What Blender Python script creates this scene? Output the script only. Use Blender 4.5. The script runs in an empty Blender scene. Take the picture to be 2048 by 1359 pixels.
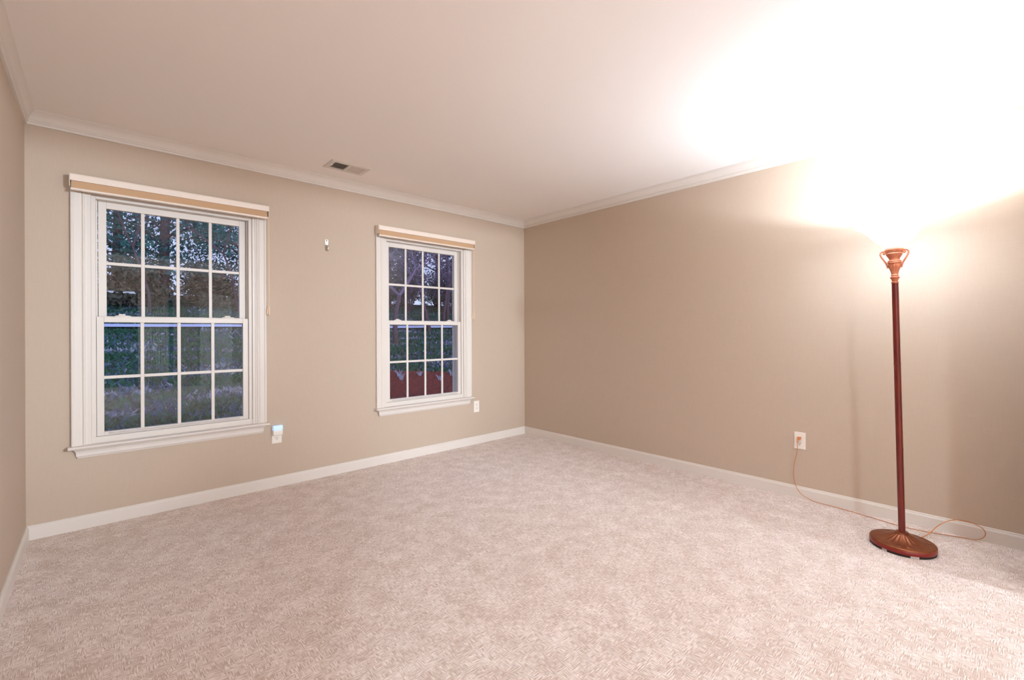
import bpy, bmesh, math, random
from mathutils import Vector, Matrix, noise

S = bpy.context.scene
COL = S.collection
PI = math.pi

# ------------------------------------------------------------------ camera
YAW, ROLL, FPX, HORIZ = 0.7412, -0.0041, 901.79, 662.88
XL, XR, D, YF, CEIL = -0.3096, 3.6167, 3.7397, -0.112, 2.439
rv = Vector((math.cos(YAW), -math.sin(YAW), 0)); fv = Vector((math.sin(YAW), math.cos(YAW), 0)); uv = Vector((0, 0, 1))
r3 = rv * math.cos(ROLL) + uv * math.sin(ROLL); u3 = uv * math.cos(ROLL) - rv * math.sin(ROLL)
cd = bpy.data.cameras.new('camera'); cam = bpy.data.objects.new('camera', cd); COL.objects.link(cam)
cd.sensor_width = 36.0; cd.lens = FPX / 2048 * 36.0; cd.clip_start = 0.01; cd.clip_end = 300
cd.shift_y = -(679.5 - HORIZ) / 2048
cam.matrix_world = Matrix(((r3.x, u3.x, -fv.x, 0), (r3.y, u3.y, -fv.y, 0), (r3.z, u3.z, -fv.z, 1.17), (0, 0, 0, 1)))
S.camera = cam

# ------------------------------------------------------------------ view, world
vs = S.view_settings
vs.view_transform = 'Standard'; vs.look = 'None'; vs.exposure = 0.25; vs.gamma = 1.0; vs.use_curve_mapping = False
S.cycles.max_bounces = 10; S.cycles.diffuse_bounces = 6; S.cycles.glossy_bounces = 4; S.cycles.transparent_max_bounces = 24
S.cycles.caustics_reflective = False; S.cycles.caustics_refractive = False; S.cycles.sample_clamp_indirect = 6.0

W = bpy.data.worlds.new('dusk_sky'); S.world = W; W.use_nodes = True
nt = W.node_tree; nt.nodes.clear()
wo = nt.nodes.new('ShaderNodeOutputWorld'); bg = nt.nodes.new('ShaderNodeBackground')
tc = nt.nodes.new('ShaderNodeTexCoord'); sx = nt.nodes.new('ShaderNodeSeparateXYZ')
rz = nt.nodes.new('ShaderNodeValToRGB')
rz.color_ramp.elements[0].position = 0.0; rz.color_ramp.elements[0].color = (0.62, 0.68, 0.95, 1)
rz.color_ramp.elements[1].position = 0.7; rz.color_ramp.elements[1].color = (0.26, 0.34, 0.70, 1)
e = rz.color_ramp.elements.new(0.25); e.color = (0.52, 0.60, 0.98, 1)
my = nt.nodes.new('ShaderNodeMapRange'); my.inputs[1].default_value = 0.15; my.inputs[2].default_value = -0.9
my.inputs[3].default_value = 1.0; my.inputs[4].default_value = 10.0
nt.links.new(tc.outputs['Generated'], sx.inputs[0]); nt.links.new(sx.outputs['Z'], rz.inputs[0])
nt.links.new(sx.outputs['Y'], my.inputs[0]); nt.links.new(rz.outputs[0], bg.inputs[0])
nt.links.new(my.outputs[0], bg.inputs[1]); nt.links.new(bg.outputs[0], wo.inputs[0])

LAMP_SHADE_EMIT = 22.0      # radiance of the glowing glass bowl, outside
LAMP_INNER_EMIT = 36.0      # inside of the bowl and the bulb
LAMP_BULB_W = 32.0          # bulb inside the bowl
HALL_FILL_W = 90.0              # fill lamps added in the unseen room behind the camera
SPOT_FILL_W = 1250.0             # fill spotlights added there to brighten the walls through the doorway

# ------------------------------------------------------------------ materials
def srgb(r, g, b):
    f = lambda c: (c / 255 / 12.92) if c / 255 <= 0.04045 else ((c / 255 + 0.055) / 1.055) ** 2.4
    return (f(r), f(g), f(b), 1)

def mat(name, col, rough=0.5, metal=0.0, spec=0.5, coat=0.0, bump=None, vary=None, emit=None):
    """bump=(scale, strength, dist, (sx,sy,sz)); vary=(scale, other colour, (sx,sy,sz))"""
    m = bpy.data.materials.new(name); m.use_nodes = True
    n = m.node_tree; b = n.nodes['Principled BSDF']
    b.inputs['Base Color'].default_value = col; b.inputs['Roughness'].default_value = rough
    b.inputs['Metallic'].default_value = metal; b.inputs['Specular IOR Level'].default_value = spec
    if coat: b.inputs['Coat Weight'].default_value = coat; b.inputs['Coat Roughness'].default_value = 0.15
    if emit: b.inputs['Emission Color'].default_value = emit[0]; b.inputs['Emission Strength'].default_value = emit[1]
    def coords(sc):
        t = n.nodes.new('ShaderNodeTexCoord'); mp = n.nodes.new('ShaderNodeMapping'); mp.inputs['Scale'].default_value = sc
        n.links.new(t.outputs['Object'], mp.inputs[0]); return mp
    if vary:
        mp = coords(vary[2]); nz = n.nodes.new('ShaderNodeTexNoise'); nz.inputs['Scale'].default_value = vary[0]; nz.inputs['Detail'].default_value = 3
        rp = n.nodes.new('ShaderNodeValToRGB'); rp.color_ramp.elements[0].position = 0.35; rp.color_ramp.elements[1].position = 0.65
        rp.color_ramp.elements[0].color = col; rp.color_ramp.elements[1].color = vary[1]
        n.links.new(mp.outputs[0], nz.inputs['Vector']); n.links.new(nz.outputs['Fac'], rp.inputs[0]); n.links.new(rp.outputs[0], b.inputs['Base Color'])
    if bump:
        mp = coords(bump[3]); nz = n.nodes.new('ShaderNodeTexNoise'); nz.inputs['Scale'].default_value = bump[0]; nz.inputs['Detail'].default_value = 2
        bp = n.nodes.new('ShaderNodeBump'); bp.inputs['Strength'].default_value = bump[1]; bp.inputs['Distance'].default_value = bump[2]
        n.links.new(mp.outputs[0], nz.inputs['Vector']); n.links.new(nz.outputs['Fac'], bp.inputs['Height']); n.links.new(bp.outputs[0], b.inputs['Normal'])
    return m

def wallpaper():
    m = bpy.data.materials.new('linen_wallpaper'); m.use_nodes = True
    n = m.node_tree; L = n.links; b = n.nodes['Principled BSDF']
    b.inputs['Roughness'].default_value = 0.62; b.inputs['Specular IOR Level'].default_value = 0.25
    t = n.nodes.new('ShaderNodeTexCoord')
    outs = []
    for sc in ((6, 6, 260), (130, 130, 9)):
        mp = n.nodes.new('ShaderNodeMapping'); mp.inputs['Scale'].default_value = sc
        nz = n.nodes.new('ShaderNodeTexNoise'); nz.inputs['Scale'].default_value = 2.0; nz.inputs['Detail'].default_value = 2
        L.new(t.outputs['Object'], mp.inputs[0]); L.new(mp.outputs[0], nz.inputs['Vector']); outs.append(nz.outputs['Fac'])
    a = n.nodes.new('ShaderNodeMath'); a.operation = 'ADD'; L.new(outs[0], a.inputs[0]); L.new(outs[1], a.inputs[1])
    rp = n.nodes.new('ShaderNodeValToRGB'); L.new(a.outputs[0], rp.inputs[0])
    rp.color_ramp.elements[0].position = 0.7; rp.color_ramp.elements[1].position = 1.3
    hf = n.nodes.new('ShaderNodeMath'); hf.operation = 'MULTIPLY'; hf.inputs[1].default_value = 0.5; L.new(a.outputs[0], hf.inputs[0]); L.new(hf.outputs[0], rp.inputs[0])
    rp.color_ramp.elements[0].position = 0.35; rp.color_ramp.elements[1].position = 0.65
    rp.color_ramp.elements[0].color = WALL_A; rp.color_ramp.elements[1].color = WALL_B
    L.new(rp.outputs[0], b.inputs['Base Color'])
    bp = n.nodes.new('ShaderNodeBump'); bp.inputs['Strength'].default_value = 0.12; bp.inputs['Distance'].default_value = 0.001
    L.new(a.outputs[0], bp.inputs['Height']); L.new(bp.outputs[0], b.inputs['Normal'])
    return m

def carpet():
    m = bpy.data.materials.new('woven_carpet'); m.use_nodes = True
    n = m.node_tree; L = n.links; b = n.nodes['Principled BSDF']
    b.inputs['Roughness'].default_value = 0.95; b.inputs['Specular IOR Level'].default_value = 0.1
    b.inputs['Sheen Weight'].default_value = 0.25; b.inputs['Sheen Roughness'].default_value = 0.5
    t = n.nodes.new('ShaderNodeTexCoord')
    def nz(sc, scale, det=2, rough=0.5):
        mp = n.nodes.new('ShaderNodeMapping'); mp.inputs['Scale'].default_value = sc
        z = n.nodes.new('ShaderNodeTexNoise'); z.inputs['Scale'].default_value = scale; z.inputs['Detail'].default_value = det; z.inputs['Roughness'].default_value = rough
        L.new(t.outputs['Object'], mp.inputs[0]); L.new(mp.outputs[0], z.inputs['Vector']); return z.outputs['Fac']
    def mth(op, a, c, clamp=False):
        q = n.nodes.new('ShaderNodeMath'); q.operation = op; q.use_clamp = clamp
        for i, v in enumerate((a, c)):
            if isinstance(v, (int, float)): q.inputs[i].default_value = v
            else: L.new(v, q.inputs[i])
        return q.outputs[0]
    ha = nz((34, 260, 1), 1.0, 1); hb = nz((260, 34, 1), 1.0, 1)
    sel = nz((1, 1, 1), 26.0, 1)
    sel = mth('MULTIPLY', mth('SUBTRACT', sel, 0.5), 8.0); sel = mth('ADD', sel, 0.5, True)
    mx = n.nodes.new('ShaderNodeMix'); mx.data_type = 'FLOAT'
    L.new(sel, mx.inputs[0]); L.new(ha, mx.inputs[2]); L.new(hb, mx.inputs[3])
    dash = mth('MULTIPLY', mth('SUBTRACT', mx.outputs[0], 0.5), 3.0)
    blot = mth('MULTIPLY', mth('SUBTRACT', nz((1, 1, 1), 9.0, 3, 0.6), 0.5), 1.2)
    fine = mth('MULTIPLY', mth('SUBTRACT', nz((1, 1, 1), 420.0, 2), 0.5), 0.9)
    f = mth('ADD', mth('ADD', mth('ADD', dash, blot), fine), 0.5, True)
    rp = n.nodes.new('ShaderNodeValToRGB'); L.new(f, rp.inputs[0])
    rp.color_ramp.elements[0].position = 0.15; rp.color_ramp.elements[1].position = 0.85
    rp.color_ramp.elements[0].color = CARPET_A; rp.color_ramp.elements[1].color = CARPET_B
    L.new(rp.outputs[0], b.inputs['Base Color'])
    bp = n.nodes.new('ShaderNodeBump'); bp.inputs['Strength'].default_value = 0.5; bp.inputs['Distance'].default_value = 0.006
    L.new(f, bp.inputs['Height']); L.new(bp.outputs[0], b.inputs['Normal'])
    return m

def glass_mat():
    m = bpy.data.materials.new('window_glass'); m.use_nodes = True
    n = m.node_tree; n.nodes.clear(); L = n.links
    o = n.nodes.new('ShaderNodeOutputMaterial'); mix = n.nodes.new('ShaderNodeMixShader')
    tr = n.nodes.new('ShaderNodeBsdfTransparent'); tr.inputs[0].default_value = (0.96, 0.98, 0.985, 1)
    gl = n.nodes.new('ShaderNodeBsdfGlossy'); gl.inputs['Roughness'].default_value = 0.0; gl.inputs[0].default_value = (1, 1, 1, 1)
    lw = n.nodes.new('ShaderNodeLayerWeight'); lw.inputs[0].default_value = 0.5
    pw = n.nodes.new('ShaderNodeMath'); pw.operation = 'POWER'; pw.inputs[1].default_value = 4.0
    ma = n.nodes.new('ShaderNodeMath'); ma.operation = 'MULTIPLY_ADD'; ma.inputs[1].default_value = 0.75; ma.inputs[2].default_value = 0.032
    L.new(lw.outputs['Facing'], pw.inputs[0]); L.new(pw.outputs[0], ma.inputs[0]); L.new(ma.outputs[0], mix.inputs[0])
    L.new(tr.outputs[0], mix.inputs[1]); L.new(gl.outputs[0], mix.inputs[2]); L.new(mix.outputs[0], o.inputs[0])
    return m

WALL_A, WALL_B = srgb(191, 172, 153), srgb(195, 176, 157)
CARPET_A, CARPET_B = srgb(205, 182, 168), srgb(248, 234, 226)
M = {}
M['wall'] = wallpaper(); M['carpet'] = carpet(); M['glass'] = glass_mat()
M['ceiling'] = mat('ceiling_paint', srgb(246, 240, 235), 0.8, spec=0.2, bump=(90, 0.05, 0.002, (1, 1, 1)))
M['trim'] = mat('white_trim_paint', srgb(222, 213, 204), 0.42, spec=0.35)
M['vinyl'] = mat('white_vinyl', srgb(220, 211, 202), 0.4, spec=0.4)
M['blindmetal'] = mat('cream_blind_casing', srgb(234, 218, 204), 0.4, spec=0.4)
M['fabric'] = mat('tan_blind_fabric', srgb(196, 160, 126), 0.85, spec=0.1, bump=(300, 0.3, 0.0008, (1, 1, 1)))
M['cream'] = mat('cream_plastic', srgb(232, 205, 178), 0.4)
M['plate'] = mat('white_plastic', srgb(238, 230, 220), 0.35)
M['dark'] = mat('dark_slot', srgb(45, 32, 26), 0.7)
M['nightglow'] = mat('night_light_lens', srgb(180, 202, 236), 0.3, emit=(srgb(190, 222, 255), 0.45))
M['chrome'] = mat('polished_nickel', srgb(225, 218, 210), 0.18, metal=1.0)
M['copper'] = mat('antique_copper', srgb(206, 130, 98), 0.38, metal=0.4, spec=0.5, vary=(30, srgb(186, 106, 74), (1, 1, 1)))
M['bronze'] = mat('copper_brown_base', srgb(138, 76, 42), 0.36, metal=0.5, vary=(25, srgb(120, 60, 32), (1, 1, 1)))
M['mahogany'] = mat('mahogany_lacquer', srgb(118, 36, 22), 0.3, metal=0.1, spec=0.5, vary=(14, srgb(92, 20, 14), (6, 6, 0.6)))
M['redband'] = mat('red_lacquer_band', srgb(128, 24, 16), 0.35)
M['felt'] = mat('black_rubber_rim', srgb(24, 18, 16), 0.8)
M['foil'] = mat('worn_grey_rim', srgb(190, 178, 170), 0.5)
M['cord'] = mat('amber_cord', srgb(196, 122, 62), 0.4)
M['plug'] = mat('amber_plug', srgb(214, 136, 82), 0.4)
M['doorpaint'] = mat('white_door_paint', srgb(232, 226, 216), 0.4)
M['curtain'] = mat('white_curtain', srgb(240, 236, 226), 0.9, spec=0.1)
M['lampglass'] = mat('frosted_glass', srgb(250, 240, 228), 0.4, emit=((0.84, 1.0, 1.19, 1), LAMP_SHADE_EMIT))
M['lampinner'] = mat('frosted_glass_inside', srgb(250, 240, 228), 0.4, emit=((0.84, 1.0, 1.19, 1), LAMP_INNER_EMIT))
M['fitter'] = mat('frosted_glass_neck', srgb(235, 215, 205), 0.4, emit=(srgb(255, 225, 205), 0.35))
M['duct_shade'] = mat('duct_shadow', srgb(20, 12, 10), 0.9)
M['grass'] = mat('lawn_grass', srgb(26, 44, 30), 0.95, spec=0.05, vary=(2.6, srgb(58, 66, 62), (1, 3.5, 1)), bump=(9, 1.0, 0.5, (1, 2.5, 1)))
M['drygrass'] = mat('dormant_grass', srgb(150, 146, 104), 0.95, spec=0.05, vary=(1.3, srgb(104, 128, 60), (1, 1, 1)))
M['mulch'] = mat('red_mulch', srgb(104, 40, 30), 0.95, spec=0.05, vary=(14, srgb(66, 28, 26), (1, 1, 1)), bump=(50, 1.0, 0.05, (1, 1, 1)))
M['blade1'] = mat('grass_blades_green', srgb(26, 54, 36), 0.9, spec=0.05)
M['blade2'] = mat('grass_blades_blue', srgb(44, 54, 66), 0.9, spec=0.05)
M['blade3'] = mat('grass_blades_straw', srgb(92, 92, 92), 0.9, spec=0.05)
M['road'] = mat('asphalt_drive', srgb(134, 132, 140), 0.9, spec=0.1)
M['bark'] = mat('tree_bark', srgb(66, 50, 50), 0.95, spec=0.05, vary=(20, srgb(44, 34, 36), (3, 3, 0.6)))
M['twig'] = mat('bare_branch_bark', srgb(68, 56, 64), 0.95, spec=0.05)
M['needle'] = mat('evergreen_leaves', srgb(14, 42, 48), 0.8, spec=0.1, vary=(3, srgb(30, 74, 62), (1, 1, 1)))
M['needle2'] = mat('olive_leaves', srgb(38, 38, 52), 0.8, spec=0.1, vary=(3, srgb(66, 58, 66), (1, 1, 1)))
M['hedge'] = mat('dark_hedge_leaves', srgb(48, 48, 36), 0.85, spec=0.1, vary=(3, srgb(66, 54, 40), (1, 1, 1)))
M['pale'] = mat('pale_dry_blades', srgb(112, 112, 116), 0.9, spec=0.1)
M['siding'] = mat('exterior_siding', srgb(190, 186, 180), 0.8)

# ------------------------------------------------------------------ helpers
def NB(): return bmesh.new()

def link(name, bm, m, parent=None, smooth=False, bevel=0.0, seg=2, loc=None, autos=None):
    bmesh.ops.recalc_face_normals(bm, faces=bm.faces[:])
    me = bpy.data.meshes.new(name); bm.to_mesh(me); bm.free()
    for k in (m if isinstance(m, (list, tuple)) else [m]): me.materials.append(M[k])
    o = bpy.data.objects.new(name, me); COL.objects.link(o)
    if smooth: me.polygons.foreach_set('use_smooth', [True] * len(me.polygons))
    if autos is not None: me.set_sharp_from_angle(angle=math.radians(autos))
    if bevel:
        md = o.modifiers.new('Bevel', 'BEVEL'); md.width = bevel; md.segments = seg; md.limit_method = 'ANGLE'; md.angle_limit = 0.6
    if parent: o.parent = parent
    if loc: o.location = loc
    return o

def empty(name, loc, label=None, cat=None, group=None, kind=None):
    o = bpy.data.objects.new(name, None); COL.objects.link(o); o.location = loc; o.empty_display_size = 0.05
    return tag(o, label, cat, group, kind)

def tag(o, label=None, cat=None, group=None, kind=None):
    if label: o['label'] = label
    if cat: o['category'] = cat
    if group: o['group'] = group
    if kind: o['kind'] = kind
    return o

def box(bm, x0, x1, y0, y1, z0, z1, mi=0):
    v = [bm.verts.new((x, y, z)) for z in (z0, z1) for y in (y0, y1) for x in (x0, x1)]
    fs = [(0, 1, 3, 2), (4, 6, 7, 5), (0, 4, 5, 1), (2, 3, 7, 6), (0, 2, 6, 4), (1, 5, 7, 3)]
    for f in fs:
        q = bm.faces.new([v[i] for i in f]); q.material_index = mi

def prism(bm, prof, A, B, n, w, ma=(0, 0), mb=(0, 0)):
    """sweep prof [(u,v)] (u along n, v along w) from A to B; mitre: ends moved along the path by ma.(u,v) / -mb.(u,v)"""
    A, B, n, w = Vector(A), Vector(B), Vector(n), Vector(w); d = (B - A).normalized()
    ra = [bm.verts.new(A + n * u + w * v + d * (ma[0] * u + ma[1] * v)) for u, v in prof]
    rb = [bm.verts.new(B + n * u + w * v - d * (mb[0] * u + mb[1] * v)) for u, v in prof]
    k = len(prof)
    for i in range(k): bm.faces.new((ra[i], ra[(i + 1) % k], rb[(i + 1) % k], rb[i]))
    bm.faces.new(ra); bm.faces.new(rb[::-1])

def lathe(bm, prof, n=48, mod=None, mi=0, closed=False):
    rings = []
    for (r, z) in prof:
        if r < 1e-6: rings.append([bm.verts.new((0, 0, z))])
        else:
            rings.append([bm.verts.new(((r * (mod(r, z, 2 * PI * i / n) if mod else 1)) * math.cos(2 * PI * i / n),
                                        (r * (mod(r, z, 2 * PI * i / n) if mod else 1)) * math.sin(2 * PI * i / n), z)) for i in range(n)])
    seq = list(zip(rings, rings[1:]))
    if closed: seq.append((rings[-1], rings[0]))
    for a, b in seq:
        for i in range(n):
            j = (i + 1) % n
            if len(a) == 1 and len(b) == 1: continue
            if len(a) == 1: f = bm.faces.new((a[0], b[i], b[j]))
            elif len(b) == 1: f = bm.faces.new((a[i], a[j], b[0]))
            else: f = bm.faces.new((a[i], a[j], b[j], b[i]))
            f.material_index = mi

def smooth_path(P, sub=8):
    P = [Vector(p) for p in P]; out = []
    for i in range(len(P) - 1):
        p0, p1, p2, p3 = P[max(i - 1, 0)], P[i], P[i + 1], P[min(i + 2, len(P) - 1)]
        for k in range(sub):
            t = k / sub
            out.append(0.5 * ((2 * p1) + (p2 - p0) * t + (2 * p0 - 5 * p1 + 4 * p2 - p3) * t * t + (3 * p1 - p0 - 3 * p2 + p3) * t ** 3))
    out.append(P[-1]); return out

def tube(bm, pts, rad, n=8, flat=1.0):
    pts = [Vector(p) for p in pts]; rings = []; side = None
    for i, p in enumerate(pts):
        d = (pts[min(i + 1, len(pts) - 1)] - pts[max(i - 1, 0)]).normalized()
        if side is None:
            side = d.orthogonal().normalized()
        side = (side - d * side.dot(d)).normalized(); up = d.cross(side)
        r = rad[i] if isinstance(rad, (list, tuple)) else rad
        rings.append([bm.verts.new(p + side * (r * math.cos(2 * PI * k / n)) + up * (r * flat * math.sin(2 * PI * k / n))) for k in range(n)])
    for a, b in zip(rings, rings[1:]):
        for k in range(n): bm.faces.new((a[k], a[(k + 1) % n], b[(k + 1) % n], b[k]))
    bm.faces.new(rings[0][::-1]); bm.faces.new(rings[-1])

def copy_tree(o, parent=None):
    c = o.copy(); COL.objects.link(c)
    if parent: c.parent = parent
    for ch in list(o.children): copy_tree(ch, c)
    return c

# ------------------------------------------------------------------ room shell
WCX = (0.398, 2.3175)                       # window centres
def struct(name, bm, m, **k): return tag(link(name, bm, m, **k), kind='structure')

HX0, HX1, HY = -2.2, 3.9, -4.6              # the room behind the doorway
bm = NB(); box(bm, XL - 0.12, XR + 0.12, YF - 0.06, D + 0.16, -0.12, 0.0); struct('floor', bm, 'carpet')
bm = NB(); box(bm, XL - 0.12, XR + 0.12, YF - 0.06, D + 0.16, CEIL, CEIL + 0.15); struct('ceiling', bm, 'ceiling')
bm = NB(); xs = [XL - 0.12, WCX[0] - 0.455, WCX[0] + 0.455, WCX[1] - 0.455, WCX[1] + 0.455, XR + 0.12]
for i in (0, 2, 4): box(bm, xs[i], xs[i + 1], D, D + 0.16, 0, CEIL)
for i in (1, 3):
    box(bm, xs[i], xs[i + 1], D, D + 0.16, 0, 0.495); box(bm, xs[i], xs[i + 1], D, D + 0.16, 2.045, CEIL)
bmesh.ops.remove_doubles(bm, verts=bm.verts[:], dist=1e-5); struct('wall_back', bm, 'wall')
bm = NB(); box(bm, XR, XR + 0.12, YF - 0.12, D, 0, CEIL); struct('wall_right', bm, 'wall')
bm = NB(); box(bm, XL - 0.12, XL, YF - 0.12, D, 0, CEIL); struct('wall_left', bm, 'wall')
OX0, OX1, OZ = XL, 3.02, 2.20             # doorway in the near wall, widened and raised for the added fill lights
bm = NB(); box(bm, OX1, XR, YF - 0.12, YF, 0, CEIL); box(bm, OX0, OX1, YF - 0.12, YF, OZ, CEIL)
struct('wall_front', bm, 'wall')

CROWN = [(0, 0), (0.043, 0), (0.043, 0.009), (0.0385, 0.0125), (0.0385, 0.0155), (0.033, 0.022), (0.026, 0.034), (0.021, 0.046), (0.018, 0.054),
         (0.0145, 0.056), (0.0145, 0.0595), (0.0175, 0.0625), (0.0165, 0.067), (0.0115, 0.069), (0.0115, 0.072), (0.0125, 0.075), (0.011, 0.081), (0, 0.082)]
BASE = [(0, 0.081), (0.005, 0.081), (0.0075, 0.078), (0.0075, 0.073), (0.010, 0.070), (0.0125, 0.064), (0.0125, 0), (0, 0)]
dn = (0, 0, -1); up = (0, 0, 1); e_ = 0.0
runs = {'back': ((XL, D), (XR, D), (0, -1, 0)), 'right': ((XR, D), (XR, YF), (-1, 0, 0)), 'left': ((XL, YF), (XL, D), (1, 0, 0)), 'front': ((XR, YF), (XL, YF), (0, 1, 0))}
for i, (k, (a, b, n)) in enumerate(runs.items()):
    bm = NB(); prism(bm, CROWN, (a[0], a[1], CEIL), (b[0], b[1], CEIL), n, dn, (1, 0), (1, 0)); struct('trim_%d' % (i + 1), bm, 'trim')
    if k == 'front':
        bm = NB(); prism(bm, BASE, (XR, YF, 0), (3.092, YF, 0), n, up, (1, 0), (0, 0))
    else:
        bm = NB(); prism(bm, BASE, (a[0], a[1], 0), (b[0], b[1], 0), n, up, (1, 0), (1, 0))
    struct('baseboard_' + k, bm, 'trim')

# ------------------------------------------------------------------ windows
CASE = [(0, 0), (0.019, 0), (0.021, 0.004), (0.021, 0.009), (0.0185, 0.013), (0.0165, 0.015), (0.0145, 0.040), (0.012, 0.047), (0.010, 0.049),
        (0.014, 0.052), (0.0155, 0.056), (0.0145, 0.060), (0.010, 0.063), (0.009, 0.0705), (0, 0.0705)]   # (proud, inward)
def window(i, cx):
    R = empty('window_%d' % i, (cx, D, 0), kind='structure')
    R['label'] = ('white double hung window in the left part of the far wall' if i == 1 else 'white double hung window nearer the corner with the darker wall')
    zt, zb, hw = 2.112, 0.500, 0.5225
    bm = NB()
    prism(bm, CASE, (-hw, 0, zb), (-hw, 0, zt), (0, -1, 0), (1, 0, 0), (0, 0), (0, 1))
    prism(bm, CASE, (-hw, 0, zt), (hw, 0, zt), (0, -1, 0), (0, 0, -1), (0, 1), (0, 1))
    prism(bm, CASE, (hw, 0, zt), (hw, 0, zb), (0, -1, 0), (-1, 0, 0), (0, 1), (0, 0))
    link('casing', bm, 'trim', R)
    bm = NB()                                    # jamb with two steps, head and sill member
    for s in (-1, 1):
        a, b = sorted((s * 0.4545, s * 0.434)); box(bm, a, b, -0.004, 0.16, 0.50, 2.044)
        a, b = sorted((s * 0.434, s * 0.4125)); box(bm, a, b, 0.008, 0.16, 0.50, 2.025)
        a, b = sorted((s * 0.4125, s * 0.4045)); box(bm, a, b, 0.056, 0.16, 0.50, 2.0)
    box(bm, -0.434, 0.434, -0.004, 0.16, 2.022, 2.044); box(bm, -0.4125, 0.4125, 0.008, 0.16, 1.993, 2.022)
    box(bm, -0.434, 0.434, 0.002, 0.018, 0.50, 0.538); box(bm, -0.4125, 0.4125, 0.018, 0.16, 0.50, 0.532)
    link('jamb', bm, 'vinyl', R, bevel=0.0015)
    def sash(name, ox, z0, z1, gx, g0, g1, y0, y1, hz):
        bm = NB()
        box(bm, -ox, -gx, y0, y1, z0, z1); box(bm, gx, ox, y0, y1, z0, z1)
        box(bm, -gx, gx, y0, y1, z0, g0); box(bm, -gx, gx, y0, y1, g1, z1)
        s = link(name, bm, 'vinyl', R, bevel=0.002)
        bm = NB(); yg = (y0 + y1) / 2; box(bm, -gx - 0.004, gx + 0.004, yg + 0.002, yg + 0.006, g0 - 0.004, g1 + 0.004); link('glass_pane', bm, 'glass', s)
        bm = NB(); h = 0.0095; ys = (yg - 0.008, yg + 0.0015)
        xc = (-0.1925 * gx / 0.3765, 0, 0.1925 * gx / 0.3765)
        for x in xc: box(bm, x - h, x + h, ys[0], ys[1], g0 - 0.003, g1 + 0.003)
        xe = [-gx - 0.003] + list(xc) + [gx + 0.003]
        for k in range(4):
            a = xe[k] + (h if k else 0); b = xe[k + 1] - (h if k < 3 else 0)
            box(bm, a, b, ys[0], ys[1], hz - h, hz + h)
        link('muntin_grid', bm, 'vinyl', s, bevel=0.002)
        return s
    sash('upper_sash', 0.402, 1.243, 1.992, 0.363, 1.278, 1.951, 0.060, 0.094, 1.609)
    lo = sash('lower_sash', 0.411, 0.5375, 1.273, 0.3765, 0.5605, 1.2385, 0.020, 0.055, 0.8965)
    bm = NB(); prism(bm, [(0, 0), (0.010, 0.001), (0.012, 0.005), (0.006, 0.008), (0, 0.009)], (-0.355, 0.020, 0.546), (0.355, 0.020, 0.546), (0, -1, 0), (0, 0, 1)); link('lift_rail', bm, 'vinyl', lo)
    for s in (-1, 1):
        bm = NB()
        ring = [(math.cos(t) * 0.042, math.sin(t) * 0.014) for t in [2 * PI * k / 20 for k in range(20)]]
        for (zz, sc) in ((1.273, 1.0), (1.281, 0.95), (1.287, 0.7)): pass
        L0 = [[bm.verts.new((s * 0.287 + x * sc, 0.038 + y * sc, zz)) for x, y in ring] for zz, sc in ((1.2728, 1.0), (1.279, 0.97), (1.283, 0.7))]
        for a, b in zip(L0, L0[1:]):
            for k in range(20): bm.faces.new((a[k], a[(k + 1) % 20], b[(k + 1) % 20], b[k]))
        bm.faces.new(L0[0][::-1]); bm.faces.new(L0[-1])
        box(bm, s * 0.287 - 0.020, s * 0.287 + 0.012, 0.030, 0.044, 1.282, 1.291)
        link('sash_lock', bm, 'vinyl', R, bevel=0.001)
    # stool (inner sill) with rounded nose and horns
    bm = NB(); NOSE = [(-0.02, 0), (-0.02, 0.019), (0.048, 0.019), (0.054, 0.016), (0.056, 0.011), (0.054, 0.005), (0.047, 0.0)]
    prism(bm, NOSE, (-0.536, 0, 0.482), (0.536, 0, 0.482), (0, -1, 0), (0, 0, 1))
    for v in bm.verts:
        if abs(v.co.x) > 0.45 and v.co.y > 0: v.co.y = 0.0
    link('sill', bm, 'trim', R)
    bm = NB(); AP = [(0, 0), (0.030, 0), (0.030, 0.006), (0.022, 0.014), (0.018, 0.026), (0.017, 0.044), (0.012, 0.050), (0.010, 0.056), (0, 0.056)]
    A = [(u, v) for u, v in AP]
    prism(bm, A, (-0.488, 0, 0.482), (0.488, 0, 0.482), (0, -1, 0), (0, 0, -1), (-0.8, 0), (-0.8, 0))
    link('apron', bm, 'trim', R)
    bm = NB(); box(bm, -0.5265, -0.5225, -0.008, -0.002, 0.945, 0.953); link('nail', bm, 'trim', R)
    return R
window(1, WCX[0]); window(2, WCX[1])

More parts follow.
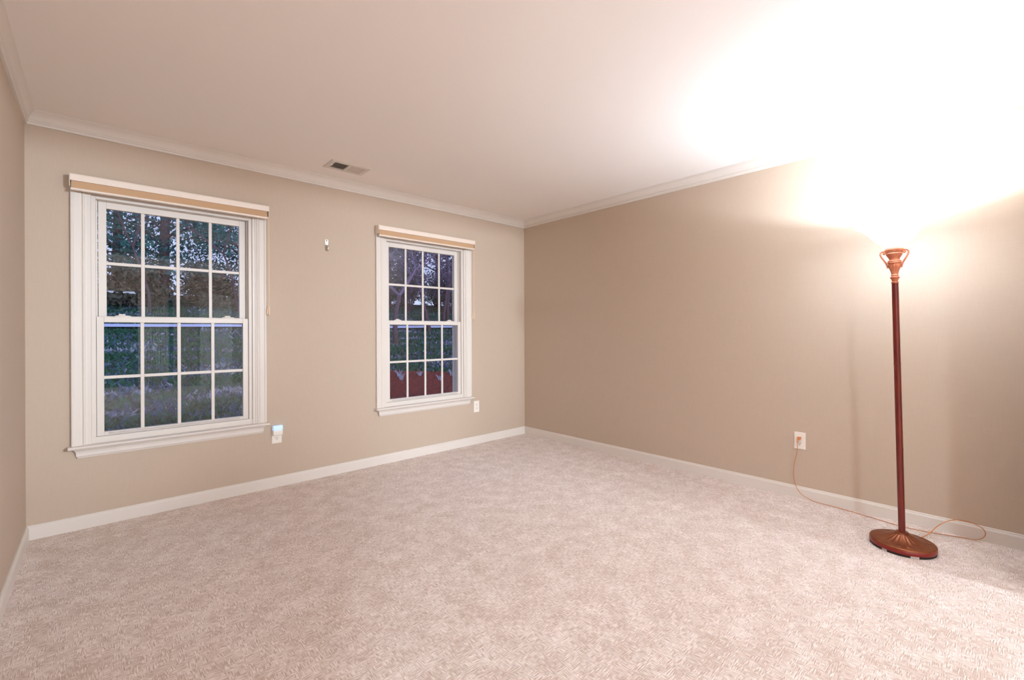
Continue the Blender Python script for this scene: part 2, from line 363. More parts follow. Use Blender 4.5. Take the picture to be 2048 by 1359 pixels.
# ------------------------------------------------------------------ roller blinds
def blind(cx, label):
    R = empty('roller_blind', (cx, D, 0), label, 'blind', 'roller blinds above the windows')
    bm = NB(); pr = [(0.021, 2.106), (0.068, 2.106), (0.073, 2.103), (0.075, 2.097), (0.075, 2.064), (0.068, 2.0635), (0.068, 2.1), (0.021, 2.1)]
    prism(bm, pr, (-0.521, 0, 0), (0.527, 0, 0), (0, -1, 0), (0, 0, 1)); link('cassette', bm, 'blindmetal', R)
    for s, x in ((-1, -0.5215), (1, 0.5275)):
        bm = NB(); a, b = sorted((x, x + s * 0.004)); box(bm, a, b, -0.073, -0.0205, 2.030, 2.1055); link('end_cap', bm, 'blindmetal', R, bevel=0.0015)
    bm = NB(); tube(bm, [(-0.515, -0.043, 2.068), (0.52, -0.043, 2.068)], 0.0215, 24); link('roller_tube', bm, 'fabric', R, smooth=True, autos=40)
    bm = NB(); box(bm, -0.516, 0.519, -0.0665, -0.0640, 2.018, 2.080); link('fabric_strip', bm, 'fabric', R)
    bm = NB(); pr = [(0.056, 2.022), (0.066, 2.0235), (0.073, 2.020), (0.073, 2.012), (0.066, 2.008), (0.056, 2.009)]
    prism(bm, pr, (-0.519, 0, 0), (0.520, 0, 0), (0, -1, 0), (0, 0, 1)); link('hem_bar', bm, 'blindmetal', R)
    bm = NB()
    for dy in (-0.030, -0.052): tube(bm, [(0.5335, dy, 2.085), (0.5338, dy, 1.70), (0.5335, dy, 1.362)], 0.0016, 6)
    ch = link('bead_chain', bm, 'cream', R)
    bm = NB(); tube(bm, smooth_path([(0.5335, -0.028, 1.372), (0.532, -0.026, 1.335), (0.530, -0.030, 1.305), (0.532, -0.040, 1.297), (0.534, -0.052, 1.305), (0.5345, -0.054, 1.335), (0.534, -0.052, 1.364)], 5), 0.0038, 8)
    box(bm, 0.5225, 0.532, -0.034, -0.006, 1.305, 1.352); link('chain_guide', bm, 'cream', ch, bevel=0.001)
    return R
blind(WCX[0], 'cream roller blind with tan fabric rolled up above the left, larger looking window')
blind(WCX[1], 'cream roller blind with tan fabric rolled up above the window nearer the room corner')

# ------------------------------------------------------------------ ceiling vent
V = empty('ceiling_vent', (1.4145, 3.4146, CEIL), 'cream ceiling air vent with two louvered halves near the windows', 'vent')
bm = NB()
hx, hy = 0.152, 0.0975
fr = [(0, 0), (0.0, 0.003), (0.006, 0.007), (0.034, 0.007), (0.036, 0.002), (0.036, 0.0)]
pr = [(v, u) for u, v in fr]
for A, B, w in (((-hx, -hy), (hx, -hy), (0, 1, 0)), ((hx, -hy), (hx, hy), (-1, 0, 0)), ((hx, hy), (-hx, hy), (0, -1, 0)), ((-hx, hy), (-hx, -hy), (1, 0, 0))):
    prism(bm, pr, (A[0], A[1], 0), (B[0], B[1], 0), (0, 0, -1), w, (0, 1), (0, 1))
box(bm, -0.009, 0.009, -0.062, 0.062, -0.007, -0.0005); link('vent_frame', bm, 'trim', V)
for s in (-1, 1):
    bm = NB()
    a, b = (-0.117, -0.0095) if s < 0 else (0.0095, 0.117)
    nl = 10; st = (b - a) / nl
    for k in range(nl):
        x = a + (k + 0.5) * st
        # slats tilted: left half opens towards the lens side, right half away from it
        t = 0.0046
        prism(bm, [(-t, -0.0002), (t, -0.0064), (t, -0.0058), (-t, 0.0)] if s > 0 else [(-t, -0.0064), (t, -0.0002), (t, 0.0), (-t, -0.0058)],
              (x, -0.0615, -0.0006), (x, 0.0615, -0.0006), (1, 0, 0), (0, 0, 1))
    link('louver_bank', bm, 'trim', V)
bm = NB(); box(bm, -0.118, 0.118, -0.063, 0.063, -0.0004, 0.0); link('duct_shade', bm, 'duct_shade', V)  # thin black sheet that paints the shade inside the duct
bm = NB(); box(bm, -0.128, -0.116, -0.006, 0.004, -0.013, -0.006); link('lever', bm, 'plate', V, bevel=0.001)

# ------------------------------------------------------------------ outlets, night light, hook
def outlet(loc, rot, label):
    R = empty('wall_outlet', loc, label, 'outlet', 'white duplex wall outlets'); R.rotation_euler = (0, 0, rot)
    bm = NB(); box(bm, -0.035, 0.035, -0.005, 0.0, -0.0585, 0.0585); link('cover_plate', bm, 'plate', R, bevel=0.003, seg=3)
    for zz in (0.0195, -0.0195):
        bm = NB(); n = 28
        P = [(max(-0.0165, min(0.0165, 0.0175 * math.cos(t))), 0.0145 * math.sin(t)) for t in [2 * PI * k / n for k in range(n)]]
        a = [bm.verts.new((x, -0.0048, zz + z)) for x, z in P]; b = [bm.verts.new((x, -0.0068, zz + z)) for x, z in P]
        for k in range(n): bm.faces.new((a[k], a[(k + 1) % n], b[(k + 1) % n], b[k]))
        bm.faces.new(b); bm.faces.new(a[::-1])
        for x0, h in ((-0.0072, 0.0048), (0.0052, 0.004)): box(bm, x0, x0 + 0.0024, -0.0071, -0.0066, zz + 0.004 - h, zz + 0.004 + h, 1)
        box(bm, -0.0026, 0.0026, -0.0071, -0.0066, zz - 0.0105, zz - 0.0055, 1)
        link('receptacle', bm, ['plate', 'dark'], R)
    bm = NB(); lathe(bm, [(0, -0.0007), (0.003, -0.0005), (0.003, 0.0006)], 16); bmesh.ops.rotate(bm, verts=bm.verts[:], matrix=Matrix.Rotation(PI / 2, 3, 'X')); bmesh.ops.translate(bm, verts=bm.verts[:], vec=(0, -0.0055, 0)); link('screw', bm, 'chrome', R)
    return R
outlet((0.9925, D, 0.3895), 0, 'white wall outlet below the left window, holding a glowing night light')
outlet((2.9120, D, 0.3895), 0, 'empty white wall outlet beside the window sill near the room corner')
outlet((XR, 0.9695, 0.4005), -PI / 2, 'white wall outlet on the darker wall with an amber plug in it')

NL = empty('night_light', (0.9935, D - 0.0068, 0.431), 'small white plug-in night light glowing pale blue beside the window sill', 'night light')
bm = NB(); box(bm, -0.034, 0.034, -0.030, 0, -0.036, 0.000); link('body', bm, 'plate', NL, bevel=0.006, seg=3)
bm = NB(); box(bm, -0.034, 0.034, -0.032, 0, 0.000, 0.038); link('lens', bm, 'nightglow', NL, bevel=0.006, seg=3)['label'] = 'pale blue glowing lens'

HK = empty('picture_hook', (1.3720, D, 1.88), 'small shiny metal picture hook on bare wall between the windows', 'hook')
bm = NB(); box(bm, -0.0125, 0.0125, -0.003, 0, 0.004, 0.048); link('plate', bm, 'chrome', HK, bevel=0.001)
bm = NB(); tube(bm, smooth_path([(0, -0.002, 0.004), (0, -0.004, -0.02), (0, -0.006, -0.036), (0, -0.014, -0.041), (0, -0.020, -0.034), (0, -0.021, -0.016), (0, -0.019, -0.006)], 5), 0.0085, 10, 0.25); link('hook', bm, 'chrome', HK, smooth=True)
bm = NB(); tube(bm, [(0, 0.0, 0.034), (0, -0.008, 0.040)], 0.003, 8); link('nail', bm, 'dark', HK)

# ------------------------------------------------------------------ floor lamp
LX, LY = 3.194, 0.376
FL = empty('floor_lamp', (LX, LY, 0), 'copper and mahogany torchiere floor lamp with lit white glass bowl', 'floor lamp')
lean = Vector((-0.737, 0.676, 0)); TILT = 0.0235
shear = Matrix.Rotation(TILT, 4, uv.cross(lean))
def lamp(name, bm, m, tilt=True, **k):
    if tilt: bmesh.ops.transform(bm, matrix=shear, verts=bm.verts[:])
    return link(name, bm, m, k.pop('parent', FL), **k)
# base
bm = NB(); lathe(bm, [(0, 0.0), (0.136, 0.0), (0.138, 0.002), (0.138, 0.011), (0.135, 0.012), (0, 0.012)], 72)
for f in bm.faces:
    c = f.calc_center_median(); a = math.degrees(math.atan2(c.y, c.x)) % 360
    if Vector((c.x, c.y)).length > 0.136 and (198 < a < 214 or 282 < a < 300 or 150 < a < 160): f.material_index = 1
lamp('foot_rim', bm, ['felt', 'foil'], False)['label'] = 'black rim with worn pale patches'
bm = NB(); lathe(bm, [(0, 0.0118), (0.139, 0.0118), (0.1405, 0.014), (0.1405, 0.028), (0.139, 0.0305), (0, 0.0305)], 72); lamp('base_band', bm, 'redband', False, smooth=True, autos=35)
bm = NB()
prof = [(0, 0.030), (0.1395, 0.030), (0.1405, 0.033), (0.138, 0.0375), (0.131, 0.040), (0.1275, 0.039), (0.125, 0.040), (0.119, 0.042), (0.1155, 0.041)]
prof += [(0.113 - 0.081 * t, 0.041 + 0.033 * (t ** 1.9)) for t in [k / 14 for k in range(15)]]
prof += [(0.030, 0.0765), (0.0305, 0.079), (0.028, 0.081), (0.0255, 0.0815), (0.026, 0.084), (0.022, 0.086), (0, 0.086)]
rings_n = 192
bmL = []
for (r, z) in prof:
    if r < 1e-6: bmL.append([bm.verts.new((0, 0, z))]); continue
    g = 0.0
    if 0.032 <= r <= 0.1131 and z > 0.0405: g = 0.0022 * min(1, (r - 0.032) / 0.02 + 0.25)
    bmL.append([bm.verts.new((r * math.cos(2 * PI * i / rings_n), r * math.sin(2 * PI * i / rings_n), z + g * abs(math.cos(20 * PI * 2 * i / rings_n / 2 * 1.0)) * 1.0)) for i in range(rings_n)])
for a, b in zip(bmL, bmL[1:]):
    for i in range(rings_n):
        j = (i + 1) % rings_n
        if len(a) == 1: bm.faces.new((a[0], b[i], b[j]))
        elif len(b) == 1: bm.faces.new((a[i], a[j], b[0]))
        else: bm.faces.new((a[i], a[j], b[j], b[i]))
lamp('base', bm, 'bronze', False, smooth=True, autos=50)
# pole in three lengths with thin joint rings
bm = NB(); lathe(bm, [(0, 0.082), (0.0150, 0.082), (0.0150, 0.526), (0.0158, 0.527), (0.0158, 0.533), (0.0150, 0.534), (0.0149, 0.985), (0.0157, 0.986), (0.0157, 0.992), (0.0149, 0.993), (0.0146, 1.426), (0, 1.426)], 32)
lamp('pole', bm, 'mahogany', smooth=True, autos=30)
# vase shaped cup
def melon(r, z, t):
    if 1.476 < z < 1.528: return 1 - 0.075 * (1 - abs(math.cos(5 * t))) ** 2.0
    if 1.559 < z < 1.583: return 1 + 0.03 * math.cos(28 * t)
    if 1.436 < z < 1.4525: return 1 + 0.04 * math.cos(20 * t)
    return 1
cup = [(0, 1.424), (0.0158, 1.424), (0.0168, 1.427), (0.0158, 1.431), (0.0125, 1.433), (0.0125, 1.437), (0.0165, 1.447), (0.0202, 1.452), (0.0208, 1.456), (0.016, 1.458), (0.0145, 1.461), (0.0165, 1.464), (0.0165, 1.468), (0.0148, 1.470),
       (0.0155, 1.478), (0.0185, 1.490), (0.0230, 1.503), (0.0262, 1.514), (0.0272, 1.523), (0.0262, 1.529), (0.0290, 1.531), (0.0300, 1.534), (0.0285, 1.537), (0.0285, 1.539), (0.0298, 1.541), (0.0290, 1.544), (0.0235, 1.547),
       (0.0222, 1.553), (0.0240, 1.560), (0.0300, 1.570), (0.0345, 1.579), (0.0355, 1.583), (0.0340, 1.586), (0.0375, 1.592), (0.0405, 1.600), (0.0412, 1.604), (0.0390, 1.606), (0, 1.604)]
bm = NB(); lathe(bm, cup, 120, melon); lamp('cup', bm, 'copper', smooth=True, autos=40)
hd = Vector((0.117, -0.993, 0)).normalized()
for s in (-1, 1):
    h = hd * s
    P = [h * 0.0385 + uv * 1.590, h * 0.0405 + uv * 1.5845, h * 0.0450 + uv * 1.5865, h * 0.0445 + uv * 1.593, h * 0.0435 + uv * 1.598, h * 0.0500 + uv * 1.601, h * 0.0565 + uv * 1.594, h * 0.0580 + uv * 1.583, h * 0.0530 + uv * 1.568, h * 0.0430 + uv * 1.549, h * 0.0345 + uv * 1.532, h * 0.0290 + uv * 1.515, h * 0.0265 + uv * 1.506]
    bm = NB(); tube(bm, smooth_path(P, 6), 0.0042, 10); tube(bm, [h * 0.0255 + uv * 1.509, h * 0.0345 + uv * 1.5095], 0.0018, 8)
    lamp('handle', bm, 'copper', smooth=True)
# glass bowl
outer = [(0.0385, 1.606), (0.0415, 1.612), (0.0455, 1.622)]
bm = NB(); lathe(bm, outer + [(0.0425, 1.622), (0.0385, 1.612), (0.0355, 1.606)], 64, closed=True); lamp('shade_neck', bm, 'fitter', smooth=True)
bowl = [(0.0455, 1.622), (0.0545, 1.633), (0.0680, 1.646), (0.0850, 1.663), (0.1010, 1.682), (0.1150, 1.700), (0.1280, 1.715), (0.1420, 1.726), (0.1560, 1.733), (0.1655, 1.738), (0.1675, 1.742), (0.1650, 1.745)]
inner = [(0.1615, 1.7435), (0.1540, 1.7375), (0.1400, 1.7305), (0.1255, 1.719), (0.1120, 1.704), (0.0980, 1.686), (0.0820, 1.667), (0.0650, 1.650), (0.0510, 1.636), (0.0425, 1.622)]
bm = NB(); lathe(bm, bowl + inner, 96, closed=True)
SHN = len(bowl) - 1
for k, f in enumerate(bm.faces): f.material_index = 1 if SHN < k // 96 < SHN + len(inner) else 0
lamp('shade', bm, ['lampglass', 'lampinner'], smooth=True)
bm = NB(); lathe(bm, [(0, 1.606), (0.014, 1.606), (0.014, 1.630), (0.013, 1.634), (0.020, 1.642), (0.024, 1.652), (0.020, 1.663), (0.009, 1.669), (0, 1.670)], 24); lamp('bulb', bm, 'lampinner', smooth=True)
ld = bpy.data.lights.new('lamp_light', 'POINT'); ld.energy = LAMP_BULB_W; ld.shadow_soft_size = 0.015; ld.color = (0.84, 1.0, 1.19)
lo = bpy.data.objects.new('lamp_light', ld); COL.objects.link(lo); lo.parent = FL; lo.location = shear @ Vector((0, 0, 1.692))
# cord: outlet -> floor along the baseboard -> loop -> back of the base
off = Vector((LX, LY, 0))
C = [(3.600, 0.978, 0.421), (3.588, 0.979, 0.405), (3.585, 0.977, 0.388), (3.586, 0.980, 0.318), (3.588, 0.999, 0.226), (3.590, 0.999, 0.121), (3.590, 0.963, 0.043), (3.588, 0.905, 0.014), (3.586, 0.865, 0.006),
     (3.585, 0.795, 0.004), (3.572, 0.680, 0.004), (3.545, 0.560, 0.004), (3.512, 0.423, 0.004), (3.514, 0.385, 0.004), (3.530, 0.294, 0.004), (3.560, 0.203, 0.004), (3.577, 0.150, 0.004), (3.585, 0.105, 0.008), (3.590, 0.080, 0.030),
     (3.592, 0.075, 0.055), (3.590, 0.095, 0.082), (3.578, 0.150, 0.098), (3.555, 0.205, 0.094), (3.515, 0.255, 0.062), (3.455, 0.290, 0.022), (3.40, 0.318, 0.007), (3.345, 0.345, 0.006), (3.325, 0.352, 0.010)]
bm = NB(); tube(bm, [p - off for p in smooth_path(C, 8)], 0.0024, 8, 0.75); CO = lamp('power_cord', bm, 'cord', False, smooth=True)
bm = NB()
box(bm, -0.012, 0.012, -0.010, 0.010, -0.009, 0.009)
bmesh.ops.translate(bm, verts=bm.verts[:], vec=Vector((3.5995, 0.9695, 0.420)) - off)
tube(bm, [Vector((3.590, 0.974, 0.418)) - off, Vector((3.586, 0.977, 0.400)) - off, Vector((3.5855, 0.977, 0.388)) - off], [0.0055, 0.0045, 0.003], 10)
link('plug', bm, 'plug', CO, bevel=0.002)

# ------------------------------------------------------------------ doorway behind the lens, open door leaf, room beyond
bm = NB()
prism(bm, CASE, (XL, YF, OZ + 0.07), (OX1 + 0.07, YF, OZ + 0.07), (0, 1, 0), (0, 0, -1), (0, 0), (0, 1))
prism(bm, CASE, (OX1 + 0.07, YF, OZ + 0.07), (OX1 + 0.07, YF, 0), (0, 1, 0), (-1, 0, 0), (0, 1), (0, 0))
struct('trim_5', bm, 'trim')
DR = empty('door_1', (1.66, HY, 0), kind='structure'); DR['label'] = 'white panelled door in the far wall behind the lens, reflected in the left window'
bm = NB(); box(bm, 0, 0.62, 0.0, 0.034, 0.006, 2.04)
d1 = link('door_leaf', bm, 'doorpaint', DR, bevel=0.002)
for (px, pz0, pz1) in ((0.10, 0.20, 0.86), (0.335, 0.20, 0.86), (0.10, 1.02, 1.62), (0.335, 1.02, 1.62), (0.10, 1.72, 1.94), (0.335, 1.72, 1.94)):
    bm = NB(); w = 0.185
    pf = [(0, 0), (0.008, 0.006), (0.002, 0.014), (0.0, 0.016)]
    for A, B, ww in (((px, pz0), (px + w, pz0), (0, 0, 1)), ((px + w, pz0), (px + w, pz1), (-1, 0, 0)), ((px + w, pz1), (px, pz1), (0, 0, -1)), ((px, pz1), (px, pz0), (1, 0, 0))):
        prism(bm, pf, (A[0], 0.034, A[1]), (B[0], 0.034, B[1]), (0, 1, 0), ww, (0, 1), (0, 1))
    box(bm, px + 0.035, px + w - 0.035, 0.034, 0.040, pz0 + 0.035, pz1 - 0.035)
    link('panel', bm, 'doorpaint', d1, bevel=0.003)
# room beyond
bm = NB(); box(bm, HX0, HX1, HY, YF - 0.06, -0.12, 0.0); struct('floor', bm, 'carpet')
bm = NB(); box(bm, HX0, HX1, HY, YF - 0.06, CEIL, CEIL + 0.15); struct('ceiling', bm, 'ceiling')
PX0, PX1, PZ = -0.35, 1.25, 2.1
bm = NB(); box(bm, HX0 - 0.12, PX0, HY - 0.12, HY, 0, CEIL); box(bm, PX1, HX1 + 0.12, HY - 0.12, HY, 0, CEIL); box(bm, PX0, PX1, HY - 0.12, HY, PZ, CEIL); struct('wall_rear', bm, 'wall')
bm = NB(); box(bm, HX0 - 0.12, HX0, HY, YF - 0.12, 0, CEIL); box(bm, HX0, XL - 0.12, YF - 0.24, YF - 0.12, 0, CEIL); struct('wall_side', bm, 'wall')
bm = NB(); box(bm, HX1, HX1 + 0.12, HY, YF - 0.12, 0, CEIL); box(bm, XR + 0.12, HX1, YF - 0.24, YF - 0.12, 0, CEIL); struct('wall_side', bm, 'wall')
PD = empty('door_2', (0, HY, 0), kind='structure'); PD['label'] = 'glazed patio door reflected in the left window'
bm = NB()
for a, b in ((PX0, PX0 + 0.06), (PX1 - 0.06, PX1), (0.60, 0.68)): box(bm, a, b, -0.09, -0.02, 0, PZ)
for z0, z1 in ((0, 0.07), (PZ - 0.06, PZ)):
    box(bm, PX0 + 0.06, 0.60, -0.09, -0.02, z0, z1); box(bm, 0.68, PX1 - 0.06, -0.09, -0.02, z0, z1)
link('door_frame', bm, 'vinyl', PD)
bm = NB(); box(bm, PX0 + 0.06, 0.60, -0.058, -0.053, 0.07, PZ - 0.06); box(bm, 0.68, PX1 - 0.06, -0.058, -0.053, 0.07, PZ - 0.06); link('glass_pane', bm, 'glass', PD)
bm = NB(); N = 60; rows = []
for zz in (0.02, 0.8, 2.2):
    rows.append([bm.verts.new((0.66 + 0.44 * k / N, HY + 0.09 + 0.022 * math.sin(k * 1.05) * (1.0 if zz < 2 else 0.5), zz)) for k in range(N + 1)])
for a, b in zip(rows, rows[1:]):
    for k in range(N): bm.faces.new((a[k], a[k + 1], b[k + 1], b[k]))
cu = link('curtain', bm, 'curtain', smooth=True); md = cu.modifiers.new('Solidify', 'SOLIDIFY'); md.thickness = 0.002
tag(cu, 'white gathered curtain at the patio door, seen as a reflection in the left window', 'curtain')
HALL_FILL_LABELS = ('added round white fill lamp behind the doorway towards the left wall side', 'added round white fill lamp behind the doorway towards the darker wall side')
for k, (hx_, hy_) in enumerate(((-1.6, -2.6), (3.2, -3.2))):  # unseen lamps added to fill the room through the doorway
    F = empty('hall_fill_lamp', (hx_, hy_, CEIL), HALL_FILL_LABELS[k], 'fill lamp', 'added fill lamps behind the doorway')
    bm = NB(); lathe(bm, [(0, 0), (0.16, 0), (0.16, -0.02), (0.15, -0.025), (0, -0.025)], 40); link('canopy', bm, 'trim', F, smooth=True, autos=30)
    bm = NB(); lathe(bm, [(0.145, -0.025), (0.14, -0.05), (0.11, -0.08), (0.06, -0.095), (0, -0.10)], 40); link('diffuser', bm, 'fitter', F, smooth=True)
    l = bpy.data.lights.new('hall_fill_light', 'AREA'); l.shape = 'DISK'; l.size = 0.32; l.energy = HALL_FILL_W * (1.9, 1.1)[k]; l.color = (0.85, 1.0, 1.15)
    q = bpy.data.objects.new('hall_fill_light', l); COL.objects.link(q); q.parent = F; q.location = (0, 0, -0.11)

for k, (sx_, pw, tx, ty) in enumerate(((-0.2, 0.24, 1.4, D), (2.45, 0.60, 2.7, D), (2.60, 0.7, -0.31, 2.7))):  # spotlights added out of view to brighten the window wall and left wall
    P0 = Vector((sx_, -3.6, CEIL - 0.34)); ax = (Vector((tx, ty, 1.35)) - P0).normalized()
    F = empty('fill_spotlight', P0, ('added white fill spotlight deep behind the doorway, turned to the left window', 'added white fill spotlight deep behind the doorway, turned to the window nearer the corner', 'added white fill spotlight deep behind the doorway, turned to the left wall')[k], 'spotlight', 'added fill spotlights behind the doorway')
    bm = NB(); lathe(bm, [(0.04, 0.34), (0.04, 0.33), (0.008, 0.325), (0.008, 0.02)], 20); link('stem', bm, 'trim', F, smooth=True, autos=30)
    bm = NB(); lathe(bm, [(0, 0.10), (0.05, 0.10), (0.075, 0.02), (0.08, -0.06), (0.072, -0.06), (0.066, 0.0), (0.0, 0.005)], 28)
    bmesh.ops.rotate(bm, verts=bm.verts[:], matrix=(-ax).to_track_quat('Z', 'Y').to_matrix()); link('head', bm, 'trim', F, smooth=True, autos=30)
    l = bpy.data.lights.new('fill_spot_beam', 'SPOT'); l.energy = SPOT_FILL_W * pw; l.spot_size = math.radians((48, 40, 30)[k]); l.spot_blend = 1.0; l.shadow_soft_size = 0.15; l.color = (0.85, 1.0, 1.15)
    q = bpy.data.objects.new('fill_spot_beam', l); COL.objects.link(q); q.parent = F; q.location = ax * 0.25; q.rotation_euler = (-ax).to_track_quat('Z', 'Y').to_euler()

# ------------------------------------------------------------------ outdoors
random.seed(7)
def gz(x, y):
    if y < 0: return -0.18 + 0.11 * max(0, -y - 6.5)
    t = max(0.0, y - 5.0); t2 = min(t, 21.0)
    return -0.25 + 0.158 * t2 * (t2 / (t2 + 0.6) if t2 else 0) + 0.04 * max(0, t - 21) + 0.06 * noise.noise(Vector((x * 0.25, y * 0.25, 0)))
def sheet(name, x0, x1, y0, y1, nx, ny, m, lift=0.0, inside=None):
    bm = NB(); g = {}
    for j in range(ny + 1):
        for i in range(nx + 1):
            x = x0 + (x1 - x0) * i / nx; y = y0 + (y1 - y0) * j / ny
            g[i, j] = bm.verts.new((x, y, gz(x, y) + lift))
    for j in range(ny):
        for i in range(nx):
            c = (x0 + (x1 - x0) * (i + 0.5) / nx, y0 + (y1 - y0) * (j + 0.5) / ny)
            if inside is None or inside(*c): bm.faces.new((g[i, j], g[i + 1, j], g[i + 1, j + 1], g[i, j + 1]))
    for v in [v for v in bm.verts if not v.link_faces]: bm.verts.remove(v)
    return link(name, bm, m, smooth=True)
tag(sheet('ground', -30, 60, D + 0.17, 60, 90, 60, 'grass'), kind='structure')
tag(sheet('ground', -30, 30, -60, HY - 0.13, 20, 20, 'drygrass'), kind='structure')
def in_bed(x, y):
    u = (x - 5.2) * 0.80 - (y - 7.4) * 0.45; v = (x - 5.2) * 0.45 + (y - 7.4) * 0.80
    return (u / 2.3) ** 2 + (v / 1.05) ** 2 < 1 + 0.12 * noise.noise(Vector((x * 1.5, y * 1.5, 3)))
tag(sheet('mulch_bed', 2.4, 8.6, 4.6, 10.4, 70, 62, 'mulch', 0.04, in_bed), 'red mulch bed on the lawn outside the window nearer the corner', 'mulch bed')
tag(sheet('path', -12, 40, 15.2, 15.75, 60, 3, 'road', 0.06), kind='structure')

def leaf_cloud(bm, blobs, count, size, rnd, mi=0):
    for _ in range(count):
        b = rnd.choice(blobs); c, rad = b
        while True:
            p = Vector((rnd.uniform(-1, 1), rnd.uniform(-1, 1), rnd.uniform(-1, 1)))
            if p.length <= 1: break
        p = p * (0.55 + 0.45 * rnd.random()) if p.length < 0.5 else p
        q = c + Vector((p.x * rad[0], p.y * rad[1], p.z * rad[2]))
        a = Vector((rnd.gauss(0, 1), rnd.gauss(0, 1), rnd.gauss(0, 1))).normalized(); t = a.orthogonal().normalized()
        t = Matrix.Rotation(rnd.uniform(0, 2 * PI), 3, a) @ t; w = a.cross(t); s = size * rnd.uniform(0.6, 1.5)
        f = bm.faces.new([bm.verts.new(q + t * s), bm.verts.new(q + w * s * 0.45), bm.verts.new(q - t * s), bm.verts.new(q - w * s * 0.45)]); f.material_index = mi

def evergreen(x, y, h, r, seed, label, group, m='needle', count=6500, size=0.085):
    rnd = random.Random(seed); z0 = gz(x, y)
    R = empty('evergreen_tree', (x, y, z0), label, 'tree', group)
    bm = NB(); tube(bm, [(0, 0, -0.2), (0.1, 0.05, h * 0.4), (0, 0.1, h * 0.9)], [0.22, 0.15, 0.03], 10)
    blobs = []
    for k in range(34):
        t = rnd.random(); zz = h * (0.12 + 0.85 * t); rr = r * (1 - 0.75 * t) * (0.5 + 0.6 * rnd.random()); a = rnd.uniform(0, 2 * PI)
        c = Vector((rr * math.cos(a), rr * math.sin(a), zz)); blobs.append((c, (r * 0.33, r * 0.33, r * 0.26)))
        tube(bm, smooth_path([(0, 0.05, zz - 0.7), c * 0.5 + Vector((0, 0, zz * 0.5 - 0.15)), c], 3), [0.05, 0.045, 0.04, 0.035, 0.03, 0.02, 0.012], 5)
    link('trunk', bm, 'bark', R)
    bm = NB(); leaf_cloud(bm, blobs, count, size, rnd); link('foliage', bm, m, R)
    return R

def bare_tree(x, y, h, seed, label, group=None, spread=0.55, r0=0.10, depth=6, name='bare_tree', m='twig'):
    rnd = random.Random(seed); R = empty(name, (x, y, gz(x, y)), label, 'tree', group)
    bt, bb = NB(), NB()
    def grow(p, d, L, r, k):
        P = [p]; q = p; dd = d
        for _ in range(3):
            dd = (dd + Vector((rnd.gauss(0, 0.10), rnd.gauss(0, 0.10), rnd.gauss(0.03, 0.06)))).normalized(); q = q + dd * (L / 3); P.append(q)
        tube(bt if k >= depth - 0 else bb, P, [r, r * 0.9, r * 0.8, r * 0.66], 6 if k > 2 else 3)
        if k == 0: return
        for _ in range(3 if k > 1 else 2):
            a = d.orthogonal().normalized(); a = Matrix.Rotation(rnd.uniform(0, 2 * PI), 3, d) @ a
            grow(q, (dd + a * rnd.uniform(0.35, 1.0) * spread * 1.6).normalized(), L * rnd.uniform(0.62, 0.86), r * 0.60, k - 1)
    grow(Vector((0, 0, -0.1)), Vector((0, 0, 1)), h * 0.27, r0, depth)
    link('trunk', bt, 'bark', R, smooth=True); link('branches', bb, m, R)
    return R

EG = 'evergreens on the rise beyond the left window'
for k, (x, y, h, r) in enumerate(((-1.2, 22, 10, 2.9), (2.0, 24, 11, 3.2), (4.9, 22.5, 10, 2.7), (7.6, 24.5, 11, 3.0), (-4.2, 25, 11, 3.2), (0.6, 28, 13, 3.2), (6.0, 29, 12, 3.2))):
    evergreen(x, y, h, r, 20 + k, 'dense dark evergreen tree on the rise beyond the left window', EG)
for k, (x, y, h, r) in enumerate(((12.0, 23.5, 10, 2.6), (16.0, 24.5, 11, 2.6), (20.0, 25, 12, 2.8), (14.0, 29, 13, 3.0), (24.5, 28, 13, 3.2))):
    evergreen(x, y, h, r, 50 + k, 'dusky leafed tree standing behind the bare trees of the window nearer the corner', 'leafy trees behind the bare ones', 'needle2', 7500, 0.09)
bare_tree(6.55, 12.3, 6.0, 3, 'bare brown tree close by, at the left edge of the window nearer the corner', spread=0.7, r0=0.085)
BG = 'bare trees beyond the window nearer the corner'
for k, (x, y, h) in enumerate(((9.3, 14.8, 6.0), (10.9, 16.2, 6.5), (12.3, 18.0, 7.0), (11.2, 13.4, 5.5), (14.5, 17.5, 7.0))):
    bare_tree(x, y, h, 40 + k, 'purplish bare tree further out beyond the window nearer the corner', BG, 0.75, 0.09)
for k, (x, y) in enumerate(((1.2, 18.5), (3.8, 19.2))):
    bare_tree(x, y, 8.5, 80 + k, 'thin bare tree in front of the evergreens beyond the left window', 'bare trees before the evergreens', 0.6, 0.045, 6, m='bark')
def bush(x, y, r, h, seed, m, label, group, name='hedge_shrub', count=2600):
    rnd = random.Random(seed); R = empty(name, (x, y, gz(x, y)), label, 'shrub', group)
    bm = NB(); blobs = []
    for k in range(16):
        a = k * 2.4; q = 0.75 * math.sqrt((k + 0.5) / 16); blobs.append((Vector((r * q * math.cos(a), r * q * math.sin(a), h * rnd.uniform(0.3, 0.75))), (r * 0.45, r * 0.45, h * 0.32)))
    leaf_cloud(bm, blobs, count, 0.07, rnd); link('foliage', bm, m, R)
    bm = NB()
    for c, _ in blobs: tube(bm, [(0, 0, -0.1), c * 0.6, c], [0.03, 0.02, 0.01], 5)
    link('stem', bm, 'bark', R)
for k in range(6):
    bush(-6 + 2.3 * k, 20.2 + 0.15 * math.sin(k * 2.1), 1.17, 1.25, 100 + k, 'hedge', 'low brown hedge shrub at the top of the lawn beyond the left window', 'hedge shrubs at the top of the lawn')
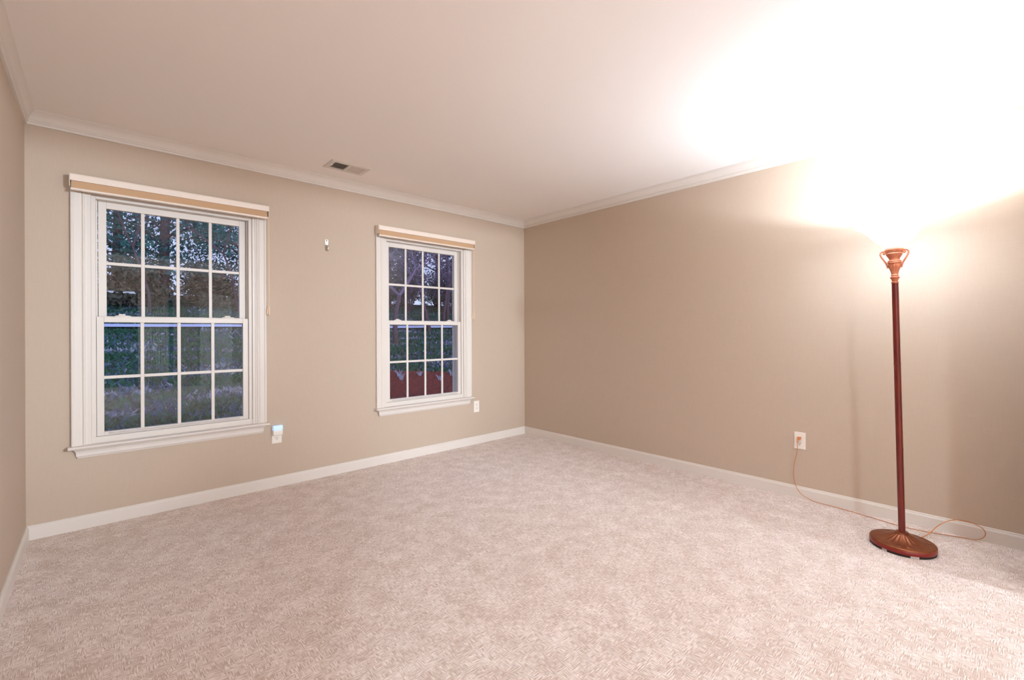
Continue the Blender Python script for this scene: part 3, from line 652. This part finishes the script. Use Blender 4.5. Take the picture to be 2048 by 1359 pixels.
for k in range(7):
    bush(9.6 + 2.35 * k, 20.9 + 0.15 * math.sin(k * 1.7), 1.17, 2.9, 150 + k, 'needle2', 'low dusky shrub at the top of the lawn beyond the window nearer the corner', 'shrubs at the top of the lawn behind the bare trees')
for k in range(13):
    bush(-3.5 + 2.42 * k, 24.6 + 0.12 * math.sin(k * 1.3), 1.17, 1.7, 180 + k, 'needle', 'dark teal shrub on the crest of the lawn, behind the lower shrubs', 'shrubs along the crest of the lawn')
# loose grass and straw over the lawn, only where the windows look out on it
rg = random.Random(11); bm = NB()
for _ in range(46000):
    y = 5.2 + 18 * rg.random() ** 1.3
    x = y * (rg.uniform(-0.02, 0.27) if rg.random() < 0.55 else rg.uniform(0.46, 0.80))
    if in_bed(x, y) or 15.1 < y < 15.85: continue
    a = rg.uniform(0, 2 * PI); h = rg.uniform(0.03, 0.10); w = rg.uniform(0.02, 0.05)
    c = Vector((x, y, gz(x, y) - 0.01)); t = Vector((math.cos(a), math.sin(a), 0)) * w; l = Vector((rg.gauss(0, 0.05), rg.gauss(0, 0.05), h))
    f = bm.faces.new([bm.verts.new(c - t), bm.verts.new(c + t), bm.verts.new(c + l)])
    q = noise.noise(Vector((x * 0.9, y * 2.0, 0))) + rg.gauss(0, 0.25); f.material_index = 0 if q < 0.15 else (1 if q < 0.5 else 2)
tag(link('lawn_grass', bm, ['blade1', 'blade2', 'blade3']), 'short mixed green and straw grass covering the rising lawn outside', 'grass', kind='stuff')
# tufts on the bed
def tuft(x, y, n, h, seed, label, group):
    rnd = random.Random(seed); bm = NB()
    for _ in range(n):
        a = rnd.uniform(0, 2 * PI); l = h * rnd.uniform(0.6, 1.1); o = Vector((math.cos(a), math.sin(a), 0)); b = o * rnd.uniform(0, 0.04)
        tube(bm, [b, b + o * l * 0.16 + uv * l * 0.6, b + o * l * rnd.uniform(0.3, 0.7) + uv * l * 0.9], [0.005, 0.004, 0.0015], 4)
    o = link('garden_plant', bm, 'pale'); o.location = (x, y, gz(x, y) + 0.035); tag(o, label, 'plant', group)
rt = random.Random(5)
for k in range(12):
    t = k / 11
    tuft(4.1 + 3.0 * t + rt.uniform(-.2, .2), 8.35 - 0.9 * t + rt.uniform(-.3, .3), 22, rt.uniform(0.09, 0.17), 200 + k, 'pale strappy garden plant on the red mulch outside the window nearer the corner', 'garden plants on the mulch')
# trees beyond the patio door (seen only as reflections)
for k, (x, y) in enumerate(((-5, -22), (-1.5, -24), (1.5, -22), (5, -23), (8.5, -24))):
    evergreen(x, y, 7.0, 2.6, 300 + k, 'brownish tree beyond the patio door, seen only as a reflection', 'trees beyond the patio door', 'needle2', 2500, 0.15)
